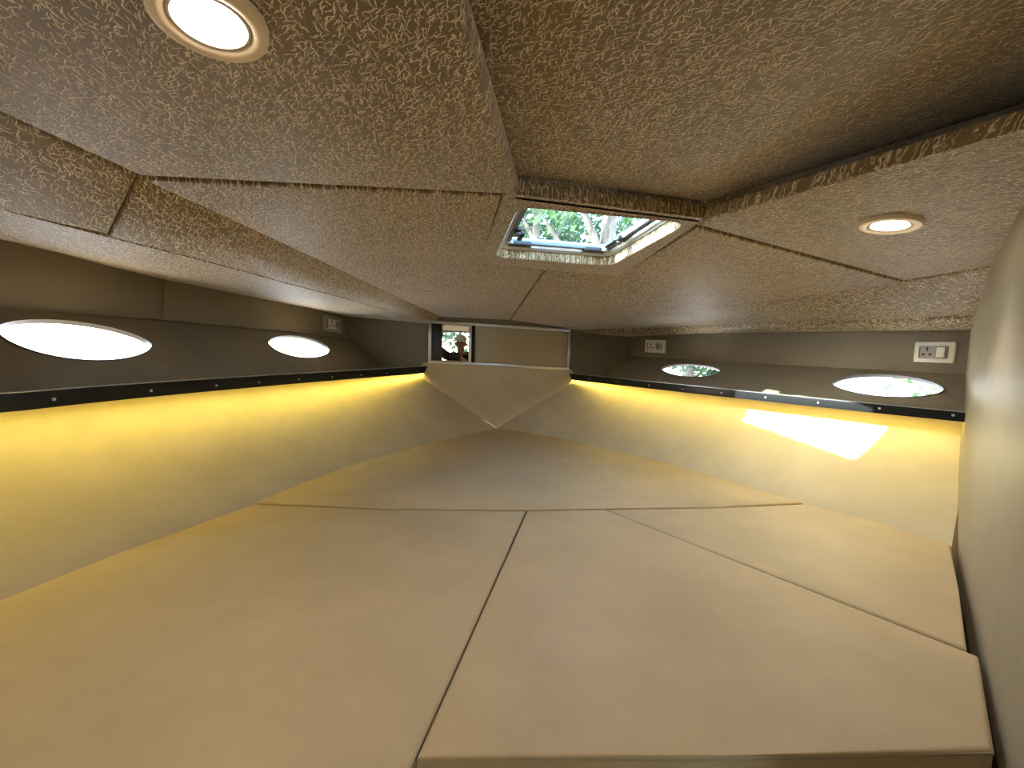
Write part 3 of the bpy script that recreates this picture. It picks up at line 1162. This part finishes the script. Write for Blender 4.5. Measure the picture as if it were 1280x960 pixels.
socket(403, 425, (403.5, 407.5), 19, band_l, NL, 'grey mains socket with pale insert on the band above the port light', 'grey', False)
socket(808, 833, (432.5, 433.5), 16, band_r, NR, 'small white mains socket on the band next to the bow bulkhead', 'white', False)
socket(1145, 1196, (440, 441), 26, band_r, NR, 'large white mains socket with switch next to the padded bulkhead', 'white', True)

# ------------------------------------------------------------------ berth base and cushions
base_out = [V(-0.84, 0.16, 0), V(-0.78, 0.42, 0)] + [lerp(p, V(0.3, 1.0, 0), 0.02) for p in MAT_L[2:-1]] + [lerp(TIP, V(0.3, 1.0, 0), 0.02)] + \
           [lerp(p, V(0.3, 1.0, 0), 0.02) for p in MAT_R[::-1][1:]] + [V(1.40, 0.858, 0), V(0.585, 0.284, 0), V(0.30, 0.34, 0), V(-0.1, 0.40, 0), V(-0.13, 0.16, 0)]
base_out = [V(p.x, p.y, -0.112) for p in base_out]
bb = slab('bed_platform', base_out, V(0, 0, -0.80), 'base')
tag(bb, 'plywood berth base carrying the four cushions', 'berth base')


def densify(pts, step):
    out = []
    n = len(pts)
    for i in range(n):
        a, b = pts[i], pts[(i + 1) % n]
        m = max(1, int((b - a).length / step))
        out += [lerp(a, b, k / m) for k in range(m)]
    return out


def cushion(px_pts, label, lift=0.0):
    pts = [Vector(p) for p in px_pts]
    pts = inset_poly(pts, 0.0026)
    c = sum(pts, Vector()) / len(pts)
    root = tag(empty('berth_cushion', V(c.x, c.y, -0.112)), label, 'cushion', 'vinyl cushions of the V berth')
    slab('cover', [p + V(0, 0, lift) for p in pts], V(0, 0, -0.11), 'cushion', root, 0.006, 4, 80)
    tube('piping', [p + V(0, 0, -0.0052 + lift) for p in inset_poly(pts, 0.0008)], 0.0020, 'piping', root, 6, True)
    return root


Z = lambda x, y: on_z(x, y, 0)
P_ap = Z(658, 638)
P_br = Z(756, 636)
P_lc = Z(517, 948)
d_in = (P_lc - P_ap)
P_la = P_ap + d_in * (0.87 / 0.641)
cushion([P_ap, Z(480, 637), Z(317, 629), Z(235, 660), Z(150, 690), Z(0, 750), V(-0.80, 0.42, 0), V(-0.85, 0.15, 0), V(P_la.x, 0.15, 0)],
        'long beige cushion under the yellow-lit side panel, below the glaring port lights')
cushion([TIP, Z(585, 541), Z(540, 553), Z(450, 578), Z(385, 600), Z(317, 628), Z(480, 636), P_ap, P_br, Z(900, 634), Z(1005, 628), Z(930, 606), Z(850, 583), Z(760, 560), Z(700, 548), Z(655, 540)],
        'beige triangular cushion filling the point of the bow')
cushion([P_ap, P_br, Z(1227, 820), Z(1247, 940), Z(900, 947), P_lc],
        'beige infill cushion widening towards the entrance between two side cushions')
cushion([P_br, Z(900, 635), Z(1005, 629), Z(1100, 653), Z(1190, 681), Z(1201, 740), Z(1213, 814)],
        'small beige side cushion against the padded bulkhead')

# ------------------------------------------------------------------ the space behind the entrance (seen in the mirror)
MAT['cream'] = plain('cream_lining', srgb(222, 208, 182), 0.5)
MAT['floorb'] = plain('teak_floor', srgb(120, 84, 52), 0.5)
SX0, SX1, SY0, SY1, SZ0, SZ1 = -1.45, 1.9, -2.7, -0.10, -0.95, 1.08
def wall_box(name, x0, x1, y0, y1, z0, z1, mat, label=None):
    o = box(name, V((x0 + x1) / 2, (y0 + y1) / 2, (z0 + z1) / 2), x1 - x0, y1 - y0, z1 - z0, mat)
    return tag(o, label, None, None, 'structure')


wall_box('floor', SX0, SX1, SY0, 0.9, SZ0 - 0.04, SZ0, 'floorb')
wall_box('ceiling', SX0, SX1, SY0, SY1 + 0.02, SZ1, SZ1 + 0.04, 'cream', 'cream ceiling of the saloon behind the entrance')
wall_box('wall_saloon_left', SX0 - 0.04, SX0, SY0, 0.2, SZ0, SZ1, 'cream')
wall_box('wall_saloon_right', SX1, SX1 + 0.04, SY0, 1.1, SZ0, SZ1, 'cream')
OX0, OX1, OZ0, OZ1 = -0.24, 1.15, -0.35, 0.88
back = empty('wall_back', (0.3, SY0, 0))
tag(back, kind='structure')
for x0, x1, z0, z1 in ((SX0, OX0, SZ0, SZ1), (OX1, SX1, SZ0, SZ1), (OX0, OX1, OZ1, SZ1), (OX0, OX1, SZ0, OZ0)):
    box('wall_panel', V((x0 + x1) / 2, SY0 - 0.02, (z0 + z1) / 2), x1 - x0, 0.04, z1 - z0, 'cream', back)
wf = tag(empty('window_6', ((OX0 + OX1) / 2, SY0, OZ0)), 'wide saloon window behind the entrance', None, None, 'structure')
box('pane', V((OX0 + OX1) / 2, SY0 - 0.02, (OZ0 + OZ1) / 2), OX1 - OX0, 0.004, OZ1 - OZ0, 'glass', wf)
for c, sx, sz in ((V(OX0 + 0.015, SY0 - 0.02, (OZ0 + OZ1) / 2), 0.03, OZ1 - OZ0), (V(OX1 - 0.015, SY0 - 0.02, (OZ0 + OZ1) / 2), 0.03, OZ1 - OZ0),
                  (V((OX0 + OX1) / 2, SY0 - 0.02, OZ0 + 0.015), OX1 - OX0, 0.03), (V((OX0 + OX1) / 2, SY0 - 0.02, OZ1 - 0.015), OX1 - OX0, 0.03)):
    box('frame', c, sx, 0.05, sz, 'dgrey', wf)
# bulkhead above and beside the entrance
ent = tag(empty('wall_entrance', (0, -0.06, 0.9)), kind='structure')
box('header', V(0.22, -0.10, 0.96), 3.4, 0.03, 0.30, 'cream', ent)
box('jamb', V(-0.90, -0.02, 0.06), 1.10, 0.10, 2.0, 'cream', ent)
box('jamb', V(1.20, 0.0, 0.06), 1.40, 0.06, 2.0, 'cream', ent)

# ------------------------------------------------------------------ photographer, seen in the mirror
MAT['skin'] = plain('skin', srgb(176, 122, 92), 0.5)
MAT['shirt'] = plain('dark_shirt', srgb(38, 34, 36), 0.8)
MAT['jeans'] = plain('grey_trousers', srgb(92, 86, 84), 0.85)
MAT['cap'] = plain('cap_cloth', srgb(206, 196, 186), 0.8)
MAT['eye'] = plain('eye_dark', (0.02, 0.015, 0.012), 0.2)
MAT['shoe'] = plain('shoe_sole', srgb(210, 206, 200), 0.6)


def skin_mesh(name, pts, edges, rads, mat, parent, root=0, sub=2):
    off = wloc(parent)
    me = bpy.data.meshes.new(name)
    me.from_pydata([Vector(p) - off for p in pts], edges, [])
    me.materials.append(MAT[mat])
    o = bpy.data.objects.new(name, me)
    COL.objects.link(o)
    o.parent = parent
    md = o.modifiers.new('skin', 'SKIN')
    md.use_smooth_shade = True
    sv = me.skin_vertices[0].data
    for i, r in enumerate(rads):
        sv[i].radius = r if isinstance(r, tuple) else (r, r)
    sv[root].use_root = True
    ss = o.modifiers.new('sub', 'SUBSURF')
    ss.levels = sub
    ss.render_levels = sub
    return o


person = tag(empty('person', (0.15, -0.66, SZ0)), 'person in a cap and dark shirt, one arm raised, in the mirror', 'person')
phone_c = EYE + B_ * 0.0075 + R_ * 0.052 - U_ * 0.022
hand = phone_c + R_ * 0.062 + B_ * 0.022 - U_ * 0.006
bp, be, br = [], [], []


def chain(start, items):
    prev = start
    for p, r in items:
        bp.append(Vector(p))
        br.append(r)
        i = len(bp) - 1
        if prev is not None:
            be.append((prev, i))
        prev = i
    return prev


pel = chain(None, [((0.150, -0.66, -0.03), (0.15, 0.10))])
sp = chain(pel, [((0.150, -0.655, 0.12), (0.135, 0.095)), ((0.150, -0.645, 0.27), (0.15, 0.105))])
che = chain(sp, [((0.150, -0.635, 0.37), (0.13, 0.09))])
nk = chain(che, [((0.147, -0.62, 0.445), 0.055), ((0.142, -0.605, 0.495), 0.052)])
hd = chain(nk, [((0.138, -0.597, 0.535), (0.062, 0.075)), ((0.136, -0.597, 0.595), (0.078, 0.092)), ((0.137, -0.602, 0.655), (0.062, 0.075))])
el_l = V(-0.14, -0.40, 0.47)
hand_l = V(-0.325, -0.115, 0.66)
wr_l = hand_l + (el_l - hand_l).normalized() * 0.065
el_r = V(0.345, -0.36, 0.20)
wr_r = hand + (el_r - hand).normalized() * 0.065
# one arm reaches up to the side of the entrance, the fingers closing on its edge
la = chain(che, [((0.010, -0.62, 0.385), 0.062), ((-0.040, -0.57, 0.385), 0.054), (el_l, 0.042), (lerp(el_l, wr_l, 0.4), 0.041), (wr_l, 0.026), (hand_l, (0.034, 0.016))])
for k in range(4):
    b = hand_l + V(-0.006, 0.012, 0.034 - 0.020 * k)
    L = (0.92, 1.0, 0.95, 0.78)[k]
    chain(la, [(b, 0.0095), (b + V(-0.006, 0.040 * L, 0.004), 0.0088), (b + V(-0.008, 0.066 * L, 0.003), 0.008), (b + V(-0.016, 0.082 * L, 0.0), 0.007)])
chain(la, [(hand_l + V(-0.018, 0.008, -0.034), 0.011), (hand_l + V(-0.038, 0.012, -0.044), 0.009), (hand_l + V(-0.058, 0.014, -0.048), 0.008)])
# the other arm holds up the phone, four fingers round its end and the thumb along the back
ra = chain(che, [((0.290, -0.63, 0.385), 0.062), ((0.335, -0.58, 0.34), 0.054), (el_r, 0.042), (lerp(el_r, wr_r, 0.4), 0.041), (wr_r, 0.026), (hand, (0.034, 0.016))])
for k in range(4):
    f0 = hand + U_ * (0.026 - 0.018 * k) + B_ * -0.004
    L = (0.92, 1.0, 0.95, 0.78)[k]
    chain(ra, [(f0 + R_ * 0.004 - B_ * 0.002, 0.0095), (phone_c + R_ * 0.089 + U_ * (0.024 - 0.018 * k) + B_ * 0.012, 0.0088),
               (phone_c + R_ * 0.091 + U_ * (0.024 - 0.018 * k) - B_ * (0.010 * L), 0.008), (phone_c + R_ * (0.072 + 0.01 * (1 - L)) + U_ * (0.024 - 0.018 * k) - B_ * 0.0135, 0.007)])
chain(ra, [(hand - U_ * 0.004 - R_ * 0.03 + B_ * 0.002, 0.011), (hand + U_ * 0.012 - R_ * 0.055 - B_ * 0.001, 0.009), (hand + U_ * 0.02 - R_ * 0.075 - B_ * 0.003, 0.008)])
for s in (-1, 1):
    chain(pel, [((0.15 + s * 0.095, -0.66, -0.12), (0.085, 0.09)), ((0.15 + s * 0.105, -0.655, -0.46), 0.058), ((0.15 + s * 0.105, -0.67, -0.60), 0.055),
                ((0.15 + s * 0.105, -0.68, -0.87), 0.036), ((0.15 + s * 0.11, -0.63, -0.915), (0.036, 0.032)), ((0.15 + s * 0.125, -0.52, -0.925), (0.038, 0.024))])
body = skin_mesh('body', bp, be, br, 'skin', person, pel)


def cover(name, pts, edges, rads, mat):
    return skin_mesh(name, pts, edges, rads, mat, person, 0, 2)


cover('shirt', [(0.150, -0.66, -0.08), (0.150, -0.655, 0.12), (0.150, -0.645, 0.27), (0.150, -0.635, 0.375), (0.147, -0.62, 0.455),
                (0.010, -0.62, 0.385), (-0.040, -0.57, 0.385), tuple(el_l), tuple(lerp(el_l, wr_l, 0.45)), tuple(lerp(el_l, wr_l, 0.85)),
                (0.290, -0.63, 0.385), (0.335, -0.58, 0.34), tuple(el_r), tuple(lerp(el_r, wr_r, 0.45)), tuple(lerp(el_r, wr_r, 0.85))],
      [(0, 1), (1, 2), (2, 3), (3, 4), (3, 5), (5, 6), (6, 7), (7, 8), (8, 9), (3, 10), (10, 11), (11, 12), (12, 13), (13, 14)],
      [(0.17, 0.12), (0.15, 0.11), (0.165, 0.12), (0.15, 0.112), 0.082, 0.074, 0.066, 0.056, 0.052, 0.04, 0.074, 0.066, 0.056, 0.052, 0.04], 'shirt')
tr_p = [(0.150, -0.66, -0.04)]
tr_e, tr_r = [], [(0.165, 0.115)]
for s in (-1, 1):
    i = len(tr_p)
    tr_p += [(0.15 + s * 0.097, -0.66, -0.14), (0.15 + s * 0.106, -0.655, -0.46), (0.15 + s * 0.106, -0.675, -0.66), (0.15 + s * 0.106, -0.68, -0.875)]
    tr_e += [(0, i), (i, i + 1), (i + 1, i + 2), (i + 2, i + 3)]
    tr_r += [(0.098, 0.102), 0.072, 0.068, 0.058]
cover('trousers', tr_p, tr_e, tr_r, 'jeans')
for s in (-1, 1):
    skin_mesh('shoe', [(0.15 + s * 0.106, -0.70, -0.905), (0.15 + s * 0.112, -0.62, -0.908), (0.15 + s * 0.125, -0.51, -0.918)], [(0, 1), (1, 2)],
              [(0.048, 0.045), (0.05, 0.045), (0.046, 0.032)], 'shoe', person)
# head: facing the phone
hc = V(0.136, -0.598, 0.585)
fd = (phone_c - hc)
fd.z = 0
fd.normalize()
sd = V(fd.y, -fd.x, 0)
bm = bmesh.new()
bmesh.ops.create_uvsphere(bm, u_segments=24, v_segments=14, radius=1.0)
for v in list(bm.verts):
    if v.co.z < -0.05:
        v.co.z = -0.05
for v in bm.verts:
    q = v.co.copy()
    v.co = hc + V(0, 0, 0.035) + sd * q.x * 0.093 + fd * q.y * 0.108 + V(0, 0, 1) * q.z * 0.095
cap = finish('cap', bm, 'cap', person, angle=60)
bm = bmesh.new()
ra_, rb_ = [], []
for k in range(13):
    a = math.radians(-70 + 140 * k / 12)
    ra_.append(hc + V(0, 0, 0.036) + sd * math.sin(a) * 0.092 + fd * math.cos(a) * 0.104)
    rb_.append(hc + V(0, 0, 0.022) + sd * math.sin(a) * 0.092 + fd * (math.cos(a) * 0.104 + 0.072 * math.cos(a * 1.05)))
va = [[bm.verts.new(p + V(0, 0, dz)) for p in row] for row in (ra_, rb_) for dz in (0.0, -0.004)]
for k in range(12):
    bm.faces.new((va[0][k], va[0][k + 1], va[2][k + 1], va[2][k]))
    bm.faces.new((va[1][k], va[3][k], va[3][k + 1], va[1][k + 1]))
    bm.faces.new((va[2][k], va[2][k + 1], va[3][k + 1], va[3][k]))
finish('brim', bm, 'cap', cap)
def blob(name, c, rx, ry, rz, mat, parent):
    bm = bmesh.new()
    bmesh.ops.create_uvsphere(bm, u_segments=12, v_segments=8, radius=1.0)
    for v in bm.verts:
        q = v.co.copy()
        v.co = c + sd * q.x * rx + fd * q.y * ry + V(0, 0, 1) * q.z * rz
    return finish(name, bm, mat, parent, angle=80)
for s in (-1, 1):
    blob('eye', hc + sd * (s * 0.030) + fd * 0.086 + V(0, 0, -0.002), 0.012, 0.008, 0.007, 'eye', body)
    blob('ear', hc + sd * (s * 0.082) + fd * -0.005 + V(0, 0, -0.012), 0.010, 0.020, 0.032, 'skin', body)
blob('nose', hc + fd * 0.095 + V(0, 0, -0.026), 0.014, 0.020, 0.022, 'skin', body)
blob('mouth', hc + fd * 0.085 + V(0, 0, -0.060), 0.024, 0.008, 0.006, plain('lip', srgb(150, 86, 74), 0.5), body)
blob('hair', hc + fd * -0.035 + V(0, 0, -0.01), 0.086, 0.070, 0.060, 'eye', body)

ph = tag(empty('phone', phone_c), 'dark smartphone held up in the hand, seen in the mirror', 'phone')
axp = (R_, B_, U_)
box('case', phone_c, 0.148, 0.0078, 0.072, 'black', ph, axp, 0.003, 3)
box('screen', phone_c + B_ * 0.0041, 0.138, 0.0006, 0.064, 'trim', ph, axp)

# ------------------------------------------------------------------ trees round the yard
def leaf_mat(name, a, b):
    m, nt, bs = new_mat(name)
    n = noise(nt, position(nt), 2.5, 3, 0.6)
    nt.links.new(mix_col(nt, ramp(nt, n, 0.35, 0.65), a, b), bs.inputs['Base Color'])
    bs.inputs['Roughness'].default_value = 0.5
    tr = nt.nodes.new('ShaderNodeBsdfTranslucent')
    tr.inputs[0].default_value = (*tuple(c * 1.2 for c in b), 1)
    mx = nt.nodes.new('ShaderNodeMixShader')
    mx.inputs[0].default_value = 0.35
    nt.links.new(bs.outputs[0], mx.inputs[1])
    nt.links.new(tr.outputs[0], mx.inputs[2])
    nt.links.new(mx.outputs[0], nt.nodes['Material Output'].inputs[0])
    return m


MAT['leaf_a'] = leaf_mat('leaf_deep', srgb(24, 46, 26), srgb(48, 76, 40))
MAT['leaf_b'] = leaf_mat('leaf_pale', srgb(34, 60, 32), srgb(66, 94, 52))
def bark_mat():
    m, nt, b = new_mat('pale_bark')
    n = noise(nt, position(nt, scale=(1, 1, 0.25)), 9, 5, 0.7)
    nt.links.new(mix_col(nt, ramp(nt, n, 0.35, 0.65), srgb(72, 62, 54), srgb(112, 102, 92)), b.inputs['Base Color'])
    b.inputs['Roughness'].default_value = 0.9
    bump(nt, b, n, 0.5, 0.02)
    return m
MAT['bark'] = bark_mat()
rng = random.Random(11)


def tree(loc, h, r, lean, crown_r, crown_z, leaves, mat, label, group='trees around the yard'):
    loc = Vector(loc)
    root = tag(empty('tree', loc), label, 'tree', group)
    pts = []
    for k in range(7):
        t = k / 6
        pts.append(loc + V(lean[0] * t + 0.10 * math.sin(3 * t + loc.x), lean[1] * t, h * t))
    bm = bmesh.new()
    tube_bm(bm, pts, [r * (1 - 0.6 * k / 6) for k in range(7)], 10)
    for q in range(5):
        t = 0.40 + 0.12 * q
        p = poly_at(pts, t)
        a = rng.uniform(0, 6.28)
        e = p + V(math.cos(a) * crown_r * 0.7, math.sin(a) * crown_r * 0.5, h * 0.25)
        tube_bm(bm, [p, lerp(p, e, 0.5) + V(0, 0, 0.1), e], [r * 0.42, r * 0.28, r * 0.1], 7)
    finish('trunk', bm, 'bark', root)
    bm = bmesh.new()
    blobs = [(V(rng.uniform(-1, 1) * crown_r, rng.uniform(-0.6, 0.6) * crown_r, rng.uniform(crown_z[0], crown_z[1])), rng.uniform(0.45, 0.9) * crown_r * 0.6) for _ in range(16)]
    for _ in range(leaves):
        c, br_ = rng.choice(blobs)
        d = V(rng.gauss(0, 1), rng.gauss(0, 1), rng.gauss(0, 1)).normalized() * br_ * rng.uniform(0.4, 1.0)
        p = loc + c + d
        u = V(rng.gauss(0, 1), rng.gauss(0, 1), rng.gauss(0, 0.6)).normalized()
        w = u.cross(V(rng.gauss(0, 1), rng.gauss(0, 1), rng.gauss(0, 1))).normalized()
        s = rng.uniform(0.07, 0.14)
        bm.faces.new([bm.verts.new(x) for x in (p - u * s, p + w * s * 0.45, p + u * s, p - w * s * 0.45)])
    fo = finish('foliage', bm, mat, root, smooth=False)
    return root


tree((2.55, 7.0, -1.75), 7.5, 0.21, (0.55, 0.0), 1.8, (4.9, 7.2), 1500, 'leaf_b', 'tree with a thick pale trunk, seen through the deck hatch')
tree((1.45, 7.9, -1.75), 7.0, 0.13, (0.35, 0.2), 1.5, (4.6, 6.8), 1200, 'leaf_b', 'tree with a slim pale trunk, seen through the deck hatch')
for i, (x, y) in enumerate(((-1.5, 11.5), (0.9, 11.0), (3.0, 11.8), (5.0, 10.8), (7.4, 11.5))):
    tree((x, y, -1.75), 7.0, 0.16, (0.2, 0), 1.8, (1.2, 6.4), 5200, 'leaf_a' if i % 2 else 'leaf_b',
         'dense deep-green tree beyond the pale trunks, seen through the deck hatch' if i % 2 else 'dense light-green tree beyond the pale trunks, seen through the deck hatch',
         'deep-green trees beyond the pale trunks' if i % 2 else 'light-green trees beyond the pale trunks')
for i, (x, y) in enumerate(((-1.4, -8.5), (0.8, -9.0), (2.8, -8.4))):
    tree((x, y, -1.75), 5.0, 0.14, (0.2, 0), 1.5, (0.8, 4.0), 1800, 'leaf_a' if i % 2 else 'leaf_b',
         'deep-green tree behind the boat, seen in the mirror' if i % 2 else 'light-green tree behind the boat, seen in the mirror', 'trees seen in the mirror')
for i, (x, y) in enumerate(((7.5, 1.6), (8.5, 4.2), (8.0, -1.2))):
    tree((x, y, -1.75), 4.5, 0.12, (0.2, 0), 1.5, (1.0, 3.8), 1500, 'leaf_b',
         'low leafy tree beyond the shaded side of the boat', 'low trees beside the boat')
